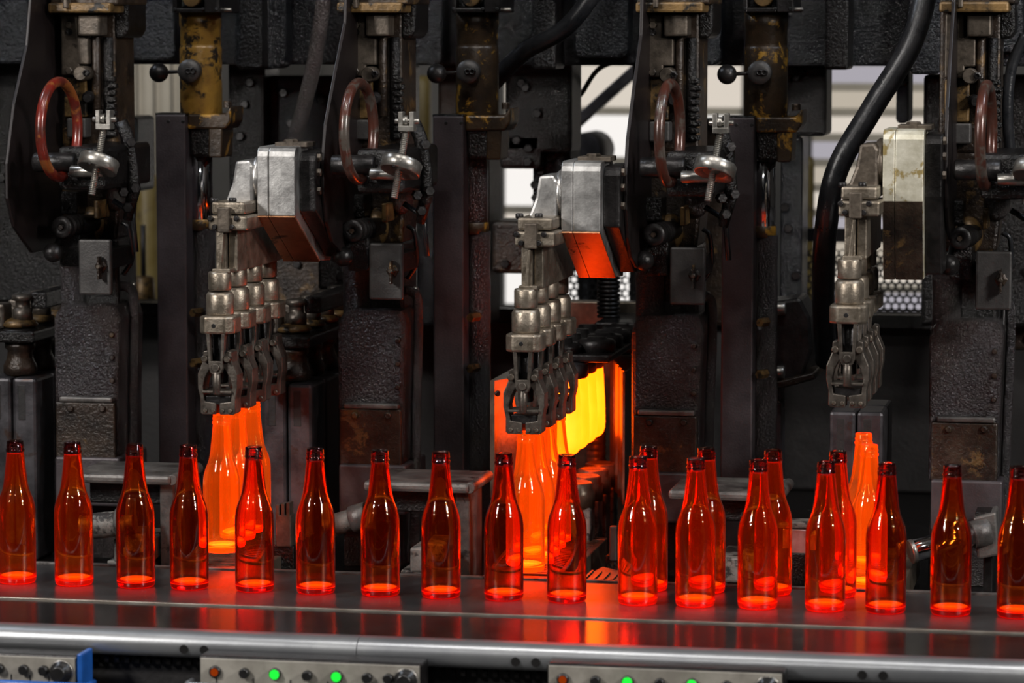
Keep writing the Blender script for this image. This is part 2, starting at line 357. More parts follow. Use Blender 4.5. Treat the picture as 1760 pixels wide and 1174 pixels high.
# ================================================================== BOTTLES
outer = [(.0, .004), (.016, .0035), (.0235, .001), (.0265, 0), (.029, .0012), (.0305, .0045), (.031, .012), (.031, .112), (.0306, .120), (.0294, .128), (.0268, .137), (.0236, .145), (.0212, .152), (.0194, .160), (.018, .170), (.0166, .182), (.0152, .196), (.0139, .209), (.0136, .2115), (.0148, .2125), (.0149, .2155), (.0138, .217), (.0136, .219), (.0142, .220), (.0141, .2225), (.0134, .224), (.0134, .2285), (.0126, .23)]
inner = [(.0098, .23), (.0095, .225), (.0098, .209), (.0118, .194), (.0138, .176), (.0165, .16), (.0205, .148), (.0243, .137), (.0268, .127), (.0280, .118), (.0285, .108), (.0285, .016), (.0272, .0105), (.0225, .0088), (.014, .0095), (.0, .0105)]
def bottle_mesh(name, mat, base, seg=40):
    pr = outer + inner; vs = []; fs = []; idx = []
    for r, z in pr:
        if r == 0: idx.append([len(vs)]); vs.append((0, 0, z))
        else:
            idx.append(list(range(len(vs), len(vs) + seg)))
            vs += [(r * cos(2 * pi * k / seg), r * sin(2 * pi * k / seg), z) for k in range(seg)]
    for A, B in zip(idx, idx[1:]):
        for k in range(seg):
            k2 = (k + 1) % seg
            if len(A) == 1: fs.append((A[0], B[k2], B[k]))
            elif len(B) == 1: fs.append((A[k], A[k2], B[0]))
            else: fs.append((A[k], A[k2], B[k2], B[k]))
    me = bpy.data.meshes.new(name); me.from_pydata(vs, [], fs); me.update()
    me.polygons.foreach_set('use_smooth', [True] * len(fs))
    bm = bmesh.new(); bm.from_mesh(me); bmesh.ops.recalc_face_normals(bm, faces=bm.faces); bm.to_mesh(me); bm.free()
    me.materials.append(MATS[mat]); me.materials.append(MATS[base]); me.materials.append(MATS['cool_glass' if mat != 'hot_glass' else mat])
    for p in me.polygons:
        if p.center.z > .0075 and p.center.z < .0112 and Vector((p.center.x, p.center.y)).length < .0285 and abs(p.normal.z) > .3: p.material_index = 1
        elif p.center.z > .2105: p.material_index = 2
    return me
bm_warm = bottle_mesh('bottle', 'warm_glass', 'glowing_base'); bm_glow = bottle_mesh('bottle', 'warm_glass_glow', 'glowing_base'); bm_hot = bottle_mesh('hot_bottle', 'hot_glass', 'hottest_base')
def bottle(x, y, z, me, name, label, group):
    o = bpy.data.objects.new(name, me); COL.objects.link(o); o.location = (x, y, z); o.rotation_euler.z = random.random() * 6
    return tag(o, label, 'bottle', group)
front = {30: 'orange-red bottle alone on the belt before the bluish closed mould', 128: 'orange-red bottle alone on the belt before the column with bright red ring handle',
    234: 'dark red bottle alone on the belt before the step plate beside the bluish mould', 326: 'dark red bottle alone on the belt before the post below the ochre cylinder',
    438: 'red bottle on the belt overlapping the hot bottles that hang beside the ochre cylinder', 543: 'red bottle alone on the belt before the closed mould and the dusty pipe',
    654: 'red bottle alone on the belt before the column with brown ring handle', 758: 'red bottle alone on the belt before the orange edged step plate',
    866: 'dark red bottle on the belt between orange edged step plate and hottest hanging bottles', 974: 'red bottle on the belt standing directly before the yellow parisons',
    1096: 'front red bottle of the pair on the belt next to the yellow glass', 1195: 'front red bottle of the pair before the step plate right of the yellow glass',
    1302: 'front red bottle of the pair before the post in front of the windows', 1418: 'front red bottle of the pair next to the two standing hot bottles',
    1522: 'dark red single bottle on the belt close to the two standing hot bottles', 1634: 'red bottle alone on the belt before the shiny chrome pipe', 1748: 'red bottle alone on the belt past the grey valve block'}
for px, lb in front.items():
    bottle(X(px, 0, 1030), 0, .0005, bm_glow if px in (30, 128, 1096, 1195, 1302, 1418) else bm_warm, 'glass_bottle', lb, 'bottles in the front row on the belt')
for px in (1114, 1213, 1327, 1438):
    lb = {1114: 'rear red bottle of the pair on the belt next to the yellow glass', 1213: 'rear red bottle of the pair before the step plate right of the yellow glass',
          1327: 'rear red bottle of the pair before the post in front of the windows', 1438: 'rear red bottle of the pair next to the two standing hot bottles'}[px]
    bottle(X(px, .125, 1010), .125, .0005, bm_glow, 'glass_bottle', lb, 'rear bottles of the pairs')
# ================================================================== MACHINE BED
mb = thing('machine_bed', (0, 1.2, FLOOR), 'black oily machine bed under all the sections behind the conveyor', 'machine bed')
MB().box(-1.6, 1.5, .23, 2.0, FLOOR, -.06, .004).build('bed_block', 'oil_black', mb)
# ================================================================== MECHANISM COLUMN (authored at the section whose spool sits at 605, 397)
def column():
    YC = .58
    base = (X(636, YC, 800), .7, -.06)
    t = thing('mould_mechanism_column', base, '', 'machine column', 'mould mechanism columns')
    h = MB().pbox(581, -200, 702, 8, .54, .71, .004).build('head_block', 'oil_brown', t)
    MB().pbox(578, 4, 690, 22, .525, .71, .004).build('head_lip', 'brass_grime', h)
    MB().pbox(606, -20, 614, 14, .515, .53, .002).build('stud', 'grime_steel', h)
    MB().ppoly([(688, -200), (714, -200), (714, 52), (706, 66), (688, 66)], .6, .71, .005).build('head_cheek', 'oil_black', t)
    MB().pbox(594, 20, 692, 255, .6, .71, .005).build('upper_body', 'oil_brown', t)
    cp = MB().ppoly([(597, 25), (627, 25), (627, 64), (646, 66), (646, 112), (629, 112), (629, 131), (597, 131)], .572, .6, .0025).build('cover_plate', 'grime_steel', t)
    for py in (43, 123):
        c = W(612, py, .572); MB().hexbolt(c, (0, -1, 0), L(6.5, .57), .007).build('bolt', 'grime_steel', cp)
    MB().lathe([(.006, 0), (.006, .002)], W(612, 55, .572), (0, -1, 0), 14).build('plug', 'oil_black', cp)
    MB().pbox(628, 24, 668, 62, .555, .6, .004).build('guide_block', 'grime_steel', t)
    for px, r, y0, y1, Y in ((658, 7.5, 60, 200, .588), (679, 9, 64, 240, .6)):
        a = W(px, y1, Y); b = W(px, y0, Y); MB().cyl(a, (0, 0, 1), L(r, Y), b.z - a.z).build('guide_rod', 'oil_brown' if px < 670 else 'oil_black', t)
    lg = MB().lathe([(L(13, .55), 0), (L(13, .55), .05), (L(11, .55), .055)], W(645, 127, .6), (0, -1, 0), 22).build('lug', 'grime_steel', t)
    MB().lathe([(L(6.5, .55), 0), (L(6.5, .55), .006), (L(4, .55), .007), (L(3.5, .55), .003)], W(645, 127, .545), (0, -1, 0), 6, False).build('socket_screw', 'dark_steel', lg)
    MB().lathe([(.006, 0), (.006, .02), (.01, .021), (.01, .026), (.0075, .027), (.0075, .031), (.0105, .032), (.0105, .037), (.007, .04), (.007, .05)], W(646, 165, .6), (.2, -1, -.1), 16).build('grease_fitting', 'dark_steel', t)
    MB().pbox(600, 133, 640, 204, .585, .6, .003).build('wear_plate', 'brass_grime', t)
    MB().pbox(606, 206, 640, 240, .565, .6, .003).build('stop_block', 'plate_steel', t)
    # notched side ridge
    sr = MB()
    for k in range(9): sr.pbox(676, 133 + k * 12, 692 + random.uniform(-2, 2), 142 + k * 12, .585, .6, .002)
    sr.build('side_ridge', 'oil_black', t)
    # wheel carrier, shaft, ring handle
    MB().pbox(612, 256, 694, 332, .33, .6, .008).build('shaft_bracket', 'oil_black', t)
    a = W(570, 283, .33); MB().cyl(a, (1, 0, 0), L(17, .33), L(76, .33), .003).build('shaft_boss', 'dark_steel', t)
    a = W(636, 299, .315); MB().cyl(a, (1, 0, 0), L(10, .33), L(66, .33), .002).build('cross_shaft', 'screw_steel', t)
    c = W(617, 226, .315); R = L(82, .315); ang = radians(-4)
    path = [(c.x + R * cos(q) * sin(-ang), c.y + R * cos(q) * cos(ang), c.z + R * sin(q)) for q in [2 * pi * k / 48 for k in range(48)]]
    MB().tube(path, L(9, .33), 14, True).build('ring_handle', 'brown_paint', t)
    # adjusting screw, collar, clevis
    ay = .285
    cl = MB()
    cl.pbox(684, 192, 692, 226, ay, ay + .02, .0012); cl.pbox(703, 192, 711, 226, ay, ay + .02, .0012); cl.pbox(684, 216, 711, 226, ay - .001, ay + .021, .0012)
    cl = cl.build('clevis', 'screw_steel', t)
    a = W(679, 208, ay + .01); MB().cyl(a, (1, 0, 0), .0045, L(42, ay), .001).build('clevis_pin', 'screw_steel', cl)
    a = W(693, 207, ay + .01); MB().cyl(a, (1, 0, 0), .0085, L(9, ay), .001).build('roller', 'screw_steel', cl)
    top = W(698, 226, ay + .01); bot = W(677, 342, ay - .005)
    MB().threaded(top, bot, L(6.5, ay)).build('adjusting_screw', 'screw_steel', t)
    ax = Vector((.22, .42, 1)).normalized(); c = W(689, 287, ay); r = L(35, ay)
    MB().lathe([(r * .55, -.006), (r * .9, -.010), (r, -.009), (r, .010), (r * .94, .0125), (.008, .0125)], c, ax, 32).build('collar_disc', 'screw_steel', t)
    MB().cyl(c + Vector((-.004, -r * .97, .004)), (0, 1, 0), .0035, .004).build('spanner_hole', 'black_plastic', t)
    # linkage at the right side
    MB().tube([W(712, 212, .47), W(722, 236, .47), W(733, 290, .47), W(734, 330, .47), W(722, 384, .47)], [.012, .012, .01, .012, .008], 10).build('side_link', 'oil_black', t)
    for px, py in ((729, 248), (736, 328), (715, 335), (722, 362)):
        MB().hexbolt(W(px, py, .46), (.5, -1, 0), L(9, .46), .014).build('nut', 'dark_steel', t)
    MB().tube([W(694, 350, .5), W(728, 372, .5), W(734, 440, .5)], .005, 8).build('grease_line', 'rubber', t)
    # middle castings
    MB().ppoly([(592, 254), (693, 254), (698, 330), (694, 380), (690, 420), (594, 420)], .6, .71, .006).build('middle_body', 'oil_brown', t)
    bk = MB().pbox(596, 334, 626, 374, .54, .6, .003).build('front_bracket', 'oil_black', t)
    MB().hexbolt(W(608, 360, .54), (0, -1, 0), L(6, .54), .006).build('bolt', 'dark_steel', bk)
    MB().sphere(W(645, 392, .6), L(24, .6), 18, 12, (1, .9, 1.3)).build('bronze_hump', 'brass_grime', t)
    MB().sphere(W(690, 335, .6), L(22, .6), 18, 12, (1, .9, 1.5)).build('rough_boss', 'crust_black', t)
    MB().pbox(656, 350, 664, 382, .535, .6, .002).build('key', 'brass_grime', t)
    o = W(605, 397, .455); r = L(19, .46)
    pr = [(r * .25, .003), (r * .3, 0), (r * .95, 0), (r, .003), (r, .012)]
    for k in range(4): pr += [(r * .86, .014 + k * .014), (r * .86, .020 + k * .014), (r, .022 + k * .014), (r, .026 + k * .014)]
    sp = MB().lathe(pr + [(r * .8, .13)], o, (.12, 1, 0), 28).build('ridged_spool', 'dark_steel', t)
    MB().lathe([(r * .22, 0), (r * .22, .003)], o + Vector((0, -.001, 0)), (0, -1, 0), 14).build('spool_pin', 'oil_brown', sp)
    b = W(590, 441, .46)
    MB().sphere(b, L(17, .46), 24, 14).build('ball_knob', 'dark_steel', t)
    MB().cyl2(b, W(601, 410, .50), .005).build('lever_rod', 'dark_steel', t)
    MB().pbox(597, 408, 634, 466, .5, .6, .004).build('lever_block', 'oil_black', t)
    n0 = W(615, 560, .61); n1 = W(615, 440, .61); hh = n1.z - n0.z; r = L(26, .6)
    MB().lathe([(r * .9, 0), (r * 1.04, .006), (r * 1.04, .012), (r * .95, .018), (r * .93, hh * .6), (r, hh * .8), (r * .9, hh)], n0, (0, 0, 1), 28).build('neck_casting', 'crust_black', t)
    MB().ppoly([(636, 415), (692, 415), (694, 560), (632, 560)], .6, .71, .006).build('rear_casting', 'oil_black', t)
    lc = MB().ppoly([(586, 540), (600, 532), (690, 532), (698, 560), (694, 700), (694, 802), (581, 802), (579, 560)], .565, .71, .009).build('lower_casting', 'crust_black', t)
    sp = MB().pbox(583, 702, 689, 800, .553, .565, .003).build('seam_plate', 'oil_brown', lc)
    MB().pbox(590, 693, 684, 702, .549, .566, .003).build('seam_ridge', 'shelf_iron', lc)
    for px in (610, 667): MB().lathe([(L(6, .55), 0), (L(6, .55), .004), (L(4, .55), .006)], W(px, 714, .553), (0, -1, 0), 14).build('bolt', 'oil_brown', lc)
    f0 = Z(885, .54, 640)
    MB().box(X(581, .54, 840), X(696, .54, 840), .545, .71, f0, Z(800, .54, 640), .004).build('foot_block', 'post_steel', t)
    MB().box(X(590, .6, 900), X(690, .6, 900), .6, .71, -.06, f0 + .004, .004).build('pedestal', 'crust_black', t)
    lp = MB().pbox(634, 418, 692, 515, .47, .482, .0035).build('latch_plate', 'plate_steel', t)
    MB().pbox(640, 436, 688, 470, .482, .62, .003).build('latch_bracket', 'oil_black', t)
    c = W(675, 465, .47)
    wn = MB().lathe([(L(11, .47), 0), (L(11, .47), .004), (L(7, .47), .006), (L(6, .47), .014)], c, (0, -1, 0), 6, False).build('wing_nut', 'oil_brown', lp)
    MB().box(c.x - .002, c.x + .002, c.y - .02, c.y - .004, c.z - .022, c.z + .018, .001).build('wing', 'oil_brown', wn)
    MB().cyl(c + Vector((0, -.003, 0)), (0, -1, 0), .004, .019).build('stud', 'grime_steel', wn)
    MB().tube(bez([W(690, 500, .62), W(708, 502, .62), W(719, 530, .62), W(716, 700, .62), W(712, 960, .62)], 8), .0085, 10).build('drain_pipe', 'crust_black', t)
    a = W(712, 640, .66); b = W(714, 498, .66)
    MB().cyl2(a, b, .0045).build('tell_tale_rod', 'dark_steel', t); MB().sphere(b, .0065, 14, 8).build('rod_ball', 'screw_steel', t)
    MB().tube(bez([W(700, 388, .6), W(712, 400, .6), W(716, 450, .62), W(700, 480, .62)], 8), .004, 8).build('oil_line', 'rubber', t)
    for py in (585, 625, 665): MB().lathe([(.005, 0), (.005, .003), (.003, .005)], W(684, py, .565), (0, -1, 0), 10).build('rivet', 'oil_brown', lc)
    return t
c2 = column()
labels = {-1: 'grimy machine column with a worn bright red ring handle', 0: 'grimy machine column with a brown ring handle left of the orange edged steel post',
          1: 'grimy machine column with a ring handle right next to the yellow glowing glass', 2: 'grimy machine column with a ring handle beside the yellow stained gear case'}
c2['label'] = labels[0]
for k in (-1, 1, 2): dup(c2, (k * PITCHX * (1 if k < 2 else .99), 0, 0), None, labels[k], {'brown_paint': 'red_paint'} if k == -1 else None)
# ================================================================== STEEL POSTS
def post():
    Y0 = .8; x0, x1 = X(270, Y0, 500), X(321, Y0, 500); zt = Z(197, Y0, 296)
    t = thing('steel_post', ((x0 + x1) / 2, Y0 + .03, -.06), '', 'steel post', 'flat steel posts')
    MB().box(x0, x1, Y0, Y0 + .05, -.06, zt, .003).build('bar', 'post_steel', t)
    MB().box(x0 - .001, x1 + .001, Y0 + .004, Y0 + .048, zt - .002, zt + .003, .001).build('cap', 'oil_black', t)
    for px in (289, 314): MB().cyl(W(px, 209, Y0 - .0005), (0, 1, 0), L(3.4, Y0), .003).build('screw_hole', 'black_plastic', t)
    return t
p1 = post()
p1['label'] = 'flat dark steel post below the ochre painted cylinder'
dup(p1, (PITCHX, 0, 0), None, 'flat dark steel post with one edge lit orange by hot glass')
dup(p1, (PITCHX * 2.01, 0, 0), None, 'flat dark steel post in front of the bright windows')
# ================================================================== BLOW HEAD CYLINDERS
def blow():
    Y = .86; cx = X(346, Y, 200)
    t = thing('blow_cylinder', (cx, Y, -.06), '', 'machine cylinder', 'blow cylinders')
    b = MB()
    # framed head with a rounded opening
    yo = .80
    for q in ((295, -200, 303, 22), (350, -200, 377, 22), (303, 14, 350, 22)): b.pbox(*q, yo, .93, .002)
    hd = b.build('head_frame', 'dark_steel', t)
    MB().pbox(303, -200, 350, 14, .83, .92, .002).build('head_core', 'oil_black', hd)
    MB().cyl(W(328, -4, .80), (0, 1, 0), L(16, .8), .03).build('bushing', 'brass_grime', hd)
    for px in (300, 348, 372): MB().cyl(W(px, 16, .798), (0, 1, 0), L(3, .8), .006).build('screw', 'black_plastic', hd)
    MB().cyl(W(377, 17, .83), (1, 0, 0), .004, L(22, .83)).build('pipe_stub', 'screw_steel', hd)
    r = L(36, Y)
    z1 = Z(20, Y, 346); z0 = Z(200, Y, 346); zm = Z(78, Y, 346)
    MB().lathe([(r * .97, 0), (r, .004), (r, zm - z0 - .006), (r * .97, zm - z0 - .002), (r * .94, zm - z0), (r * .96, zm - z0 + .004), (r * .96, z1 - z0 - .03), (r, z1 - z0 - .025), (r, z1 - z0)], (cx, Y, z0), (0, 0, 1), 36).build('barrel', 'gold_paint', t)
    dc = W(325, 122, .80)
    d = MB().lathe([(L(15, .8), -.03), (L(20, .8), -.012), (L(20, .8), 0), (L(19, .8), .004), (L(7, .8), .0045)], dc, (0, -1, 0), 28).build('regulating_dial', 'plate_steel', t)
    for dx, rr in ((-1, 5.5), (7, 6)):
        MB().lathe([(L(rr, .8), 0), (L(rr, .8), .004), (L(rr * .5, .8), .0045), (L(rr * .5, .8), .001)], W(325 + dx, 122, .7955), (0, -1, 0), 14).build('dial_screw', 'dark_steel', d)
    bc = W(273, 125, .80)
    MB().sphere(bc, L(16.5, .8), 24, 14).build('ball_knob', 'dark_steel', t)
    MB().cyl2(bc, dc + Vector((0, .004, 0)), .0035).build('lever_rod', 'dark_steel', t)
    MB().ppoly([(322, 196), (386, 196), (397, 182), (397, 208), (388, 222), (322, 222)], .815, .9, .004).build('clamp_flange', 'gold_worn', t)
    MB().hexbolt(W(333, 196, .835), (0, 0, 1), L(7, .83), .02).build('bolt', 'oil_brown', t)
    MB().hexbolt(W(391, 185, .835), (0, 0, 1), L(7, .83), .012).build('bolt', 'oil_brown', t)
    MB().ppoly([(324, 218), (380, 218), (380, 270), (326, 270)], .822, .9, .006).build('lower_block', 'oil_black', t)
    MB().ppoly([(358, 218), (383, 218), (381, 271), (358, 271)], .818, .89, .003).build('block_cheek', 'gold_worn', t)
    q1 = Z(268, Y, 346); q0 = Z(380, Y, 346)
    MB().cyl((X(347, Y), Y, q0), (0, 0, 1), L(20, Y), q1 - q0).build('piston_rod', 'chrome', t)
    MB().cyl((X(347, Y), Y, Z(396, Y, 346)), (0, 0, 1), L(21, Y), L(20, Y)).build('gland', 'gold_worn', t)
    path = []; rad = []
    for k in range(36):
        py = 392 + k * 15; path.append((X(352, Y), Y, Z(py, Y, 346))); rad.append(L(19, Y) * (1 + random.uniform(-.05, .06)))
    path.append((X(352, Y), Y, -.06)); rad.append(L(20, Y))
    MB().tube(path, rad, 18).build('guide_column', 'crust_black', t)
    for py in (536, 622): MB().hexbolt(W(346, py, .82), (-.3, -1, 0), L(8, .82), .03).build('nut', 'brass_grime', t)
    return t
b1 = blow()
b1['label'] = 'ochre painted machine cylinder with dial, ball lever and bright piston rod'
dup(b1, (PITCHX, 0, 0), None, 'brown worn machine cylinder beside the hot orange mould', {'gold_paint': 'gold_worn', 'chrome': 'crust_black'})
dup(b1, (PITCHX * 2.01, 0, 0), None, 'brown worn machine cylinder between bright windows, with steel piston rod', {'gold_paint': 'gold_worn'})
# ================================================================== STEP PLATES
def shelf():
    Y0, Y1 = .36, .53; z = Z(838, Y0, 720); x0, x1 = X(624, Y0, 838), X(806, Y0, 838)
    t = thing('step_plate', ((x0 + x1) / 2, Y0 + .1, -.06), '', 'step plate', 'step plates')
    MB().box(x0, x1, Y0, Y1, z - .009, z + .008, .006).build('plate', 'shelf_iron', t)
    MB().cyl((x1, Y0 + .004, z), (0, 1, 0), .0095, Y1 - Y0 - .01).build('edge_roll', 'shelf_iron', t)
    MB().box(x0 + .02, x1 - .02, Y0 + .05, Y1 + .02, z - .05, z - .009, .003).build('under_beam', 'oil_black', t)
    MB().box(x1 - .03, x1 - .004, Y0 + .03, Y1 - .04, -.06, z - .009, .003).build('bracket_leg', 'shelf_iron', t)
    MB().box(x0 + .06, x1 - .04, Y0 + .02, Y1 - .02, -.06, -.025, .003).build('base_block', 'dusty_iron', t)
    MB().box(x0 + .085, x1 - .035, Y0 - .02, Y1 - .06, -.022, .02, .004).build('clamp_block', 'dusty_iron', t)
    return t
s2 = shelf(); s2['label'] = 'dark iron step plate with its end edge glowing orange'
dup(s2, (-PITCHX, 0, 0), None, 'dark iron step plate beside the bluish steel mould block')
dup(s2, (PITCHX, 0, 0), None, 'dark iron step plate right of the yellow hot glass')
# ================================================================== TAKE-OUT ARMS
TY = .2; TS = .095                                     # first row depth, spacing of the four heads
def takeout(xf, zofs, label, dropped, bronze='cast_bronze', case='aluminium'):
    """xf: pixel shift from the arm authored at 905; zofs: metres"""
    t = thing('takeout_arm', (X(905 + xf, TY, 600), TY + .15, Z(745, TY, 905) + zofs), label, 'machine arm', 'take-out arms')
    dx = X(905 + xf, TY, 600) - X(905, TY, 600)
    class SB(MB):
        def build(s, *a, **k):
            for v in s.v: v.x += dx; v.z += zofs
            return MB.build(s, *a, **k)
    def V(px, py, Y): return W(px, py, Y)
    Y = TY
    # bracket casting, clamp
    MBb = SB()
    Yb = TY + .1
    MBb.ppoly([(926, 302), (951, 300), (957, 310), (957, 392), (893, 392), (908, 372), (920, 340)], Yb - .03, Yb + .05, .005).build('bracket_casting', case if case == 'aluminium' else 'grime_steel', t)
    c = V(955, 332, Yb + .01)
    SB().lathe([(L(20, Yb), 0), (L(36, Yb), .004), (L(40, Yb), .009), (L(40, Yb), .014), (L(34, Yb), .018)], c, (1, 0, 0), 32).build('rotary_flange', case if case == 'aluminium' else 'grime_steel', t)
    # gear case, outline in Y-Z, thickness along X
    x0, x1 = V(970, 335, Yb).x, V(1037, 335, Yb).x
    zt, zm = V(1000, 276, Yb).z, V(1000, 396, Yb).z
    yf = Yb - .03
    if dropped: out = [(yf, zm), (yf, zt - .016), (yf + .003, zt - .008), (yf + .009, zt - .002), (yf + .018, zt), (yf + .12, zt), (yf + .13, zm - .128), (yf + .035, zm - .128)]
    else: out = [(yf, zm), (yf, zt - .016), (yf + .003, zt - .008), (yf + .009, zt - .002), (yf + .018, zt), (yf + .12, zt), (yf + .25, zm - .03), (yf + .24, zm - .09), (yf + .165, zm - .086)]
    xm = x0 + (x1 - x0) * .3
    gc = SB().prism(out, x0, xm - .0004, 'X', .0015).build('gear_case', case, t)
    SB().prism(out, xm + .0004, x1, 'X', .0015).build('case_cover', case, gc)
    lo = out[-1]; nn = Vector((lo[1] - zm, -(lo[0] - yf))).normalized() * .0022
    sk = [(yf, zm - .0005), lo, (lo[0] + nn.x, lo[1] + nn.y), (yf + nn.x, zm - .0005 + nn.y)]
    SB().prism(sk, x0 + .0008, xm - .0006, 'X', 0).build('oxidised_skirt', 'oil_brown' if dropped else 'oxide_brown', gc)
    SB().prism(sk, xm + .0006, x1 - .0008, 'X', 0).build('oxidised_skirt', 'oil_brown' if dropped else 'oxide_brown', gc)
    out2 = [(a + .03, b - .008 if b > zm else b + .006) for a, b in out]
    SB().prism(out2, x1, x1 + .028, 'X', .003).build('case_flange', 'dark_steel', gc)
    for kk, (dy, dz) in enumerate(((.03, .04), (.03, .07), (.03, .095))):
        SB().hexbolt((x1 + .0275, yf + dy + .015, zm + dz), (1, 0, 0), .007, .006).build('bolt', 'grime_steel', gc)
    SB().hexbolt((x0 + .045, yf + .05, zt - .001), (0, 0, 1), .012, .012).build('filler_plug', 'grime_steel', gc)
    SB().box(x0 + .02, x1 + .01, yf + .04, yf + .1, zt - .002, zt + .006, .001).build('lid', 'grime_steel', gc)
    # side plate in the Y-Z plane
    xs = x1 + .0285
    fr = yf + .06
    z = lambda p: V(1070, p, fr).z
    o = [(fr + .2, z(-200)), (fr + .16, z(60)), (fr + .08, z(160)), (fr + .02, z(240)), (fr, z(300)), (fr, z(360)), (fr + .02, z(410)), (fr + .06, z(448)), (fr + .12, z(470)), (fr + .22, z(470)), (fr + .3, z(430)), (fr + .36, z(300)), (fr + .36, z(-200))]
    SB().prism(o, xs, xs + .006, 'X', .0015).build('side_plate', 'side_dark', t)
    # clamp block
    SB().pbox(884, 398, 953, 424, Y, Y + .12, .004).build('clamp_base', bronze, t)
    SB().pbox(889, 374, 949, 396, Y + .005, Y + .12, .004).build('clamp_cap', bronze, t)
    SB().pbox(901, 384, 922, 428, Y - .008, Y + .01, .002).build('clamp_tongue', 'grime_steel', t)
    for px, py in ((893, 376), (926, 376)):
        SB().cyl(V(px, py, Y + .02), (0, 0, 1), L(7, Y), .009).build('cap_screw', 'dark_steel', t)
    for px, py in ((888, 403), (935, 403), (896, 418), (926, 418)):
        SB().cyl(V(px, py, Y), (0, -1, 0), L(5, Y), .005).build('clamp_screw', 'dark_steel', t)
    # vertical web plates
    SB().pbox(896, 422, 914, 496, Y + .01, Y + .3, .002).build('web_plate', bronze, t)
    SB().pbox(918, 422, 934, 496, Y + .02, Y + .3, .002).build('web_plate', bronze, t)
    SB().ppoly([(908, 430), (912, 430), (907, 494), (901, 494)], Y - .004, Y + .012, .001).build('web_rib', bronze, t)
    rz = V(905, 494, Y).z
    SB().box(V(893, 494, Y).x, V(925, 494, Y).x, Y - .01, Y + TS * 3 + .03, rz - .003, rz + .003, .001).build('top_bar', bronze, t)
    # four heads along the arm
    for k in range(4):
        yk = Y + k * TS; ox = V(904, 600, Y).x; zz = lambda p: V(905, p, Y).z
        r = L(20, Y); R = L(24, Y)
        sl = SB().lathe([(r * .93, 0), (r, .003), (r, zz(496) - zz(529) - .003), (r * .93, zz(496) - zz(529))], (ox, yk, zz(529)), (0, 0, 1), 26).build('sleeve', bronze, t)
        SB().lathe([(R * .95, 0), (R, .004), (R, zz(531) - zz(572) - .006), (R * .86, zz(531) - zz(572))], (ox, yk, zz(572)), (0, 0, 1), 26).build('sleeve_skirt', bronze, sl)
        hw = L(31, Y)
        hx = SB(); d = .033; zc0, zc1 = zz(603), zz(572)
        hx.prism([(ox - hw, yk - .02), (ox - hw * .6, yk - d), (ox + hw * .6, yk - d), (ox + hw, yk - .02), (ox + hw, yk + .022), (ox - hw, yk + .022)], zc0, zc1, 'Z', .004)
        cb = hx.build('collar_block', bronze, t)
        SB().cyl((ox - .002, yk - d - .0005, zz(588)), (0, 1, 0), L(4, Y), .002).build('screw_hole', 'black_plastic', cb)
        # fork with a slot
        yf0 = yk - .03; q = L(1, Y)
        fk = SB()
        def pr(pts, a, b, m=fk): m.prism([(ox + u * q, zz(v)) for u, v in pts], a, b, 'Y', .0012)
        pr([(-17, 602), (-10, 602), (-8, 650), (-13, 655)], yf0, yf0 + .012)
        pr([(10, 602), (17, 602), (13, 655), (8, 650)], yf0, yf0 + .012)
        pr([(-13, 650), (13, 650), (13, 662), (9, 671), (0, 675), (-9, 671), (-13, 662)], yf0, yf0 + .012)
        fk = fk.build('fork', 'tong_steel', t)
        SB().cyl((ox, yf0, zz(661)), (0, -1, 0), L(7, Y), .003).build('fork_pin', 'tong_steel', fk)
        SB().cyl((ox, yk - .024, zz(708)), (0, 0, 1), L(7, Y), zz(668) - zz(708)).build('stem', 'tong_steel', t)
        SB().cyl((ox, yk, zz(690)), (0, 0, 1), L(13, Y), zz(603) - zz(690)).build('piston', 'dark_steel', t)
        for sgn in (-1, 1):
            jw = SB()
            pts = [(12, 642), (17, 632), (25, 634), (26, 652), (35, 674), (35, 698), (31, 716), (31, 741), (27, 744), (3, 744), (3, 724), (23, 721), (26, 696), (22, 680), (12, 662)]
            jw.prism([(ox + sgn * u * q, zz(v)) for u, v in pts], yk - .02, yk + .016, 'Y', .0015)
            j = jw.build('tong_jaw', 'tong_steel', t)
            SB().cyl((ox + sgn * 20 * q, yk - .018, zz(646)), (0, -1, 0), L(6, Y), .014).build('pivot_bolt', 'grime_steel', j)
            for u in (8, 22): SB().cyl((ox + sgn * u * q, yk - .019, zz(737)), (0, -1, 0), L(4, Y), .004).build('jaw_screw', 'grime_steel', j)
        SB().box(ox - 26 * q, ox + 26 * q, yk - .026, yk + .02, zz(706), zz(702), .0008).build('guide_washer', 'tong_steel', t)
        SB().box(ox - 22 * q, ox + 22 * q, yk - .016, yk + .014, zz(727), zz(712), .001).build('neck_insert', 'dark_steel', t)
    return t, dx
arm2, _ = takeout(0, 0, 'bronze-grey take-out arm above the yellow glowing glass, gear case lit orange', False)
arm1, dx1 = takeout(-525, .02, 'bronze-grey take-out arm with bright silver gear case next to the ochre cylinder', False)
arm3, dx3 = takeout(555, .055, 'brownish take-out arm with yellow stained gear case beside the thick black hose', True, 'cast_bronze', 'aluminium_stained')
# one more side plate whose arm is out of view
sp = [(.48, 1.0), (.44, .86), (.37, .76), (.33, .66), (.33, .6), (.36, .55), (.45, .5), (.6, .5), (.66, .6), (.66, 1.0)]
xx = X(8, .33, 300)
MB().prism(sp, xx, xx + .006, 'X', .0015).build('side_plate', 'side_dark', loc=(xx, .5, .5), label='dark side plate with a thin bright edge beside the bright red ring handle', cat='side plate')
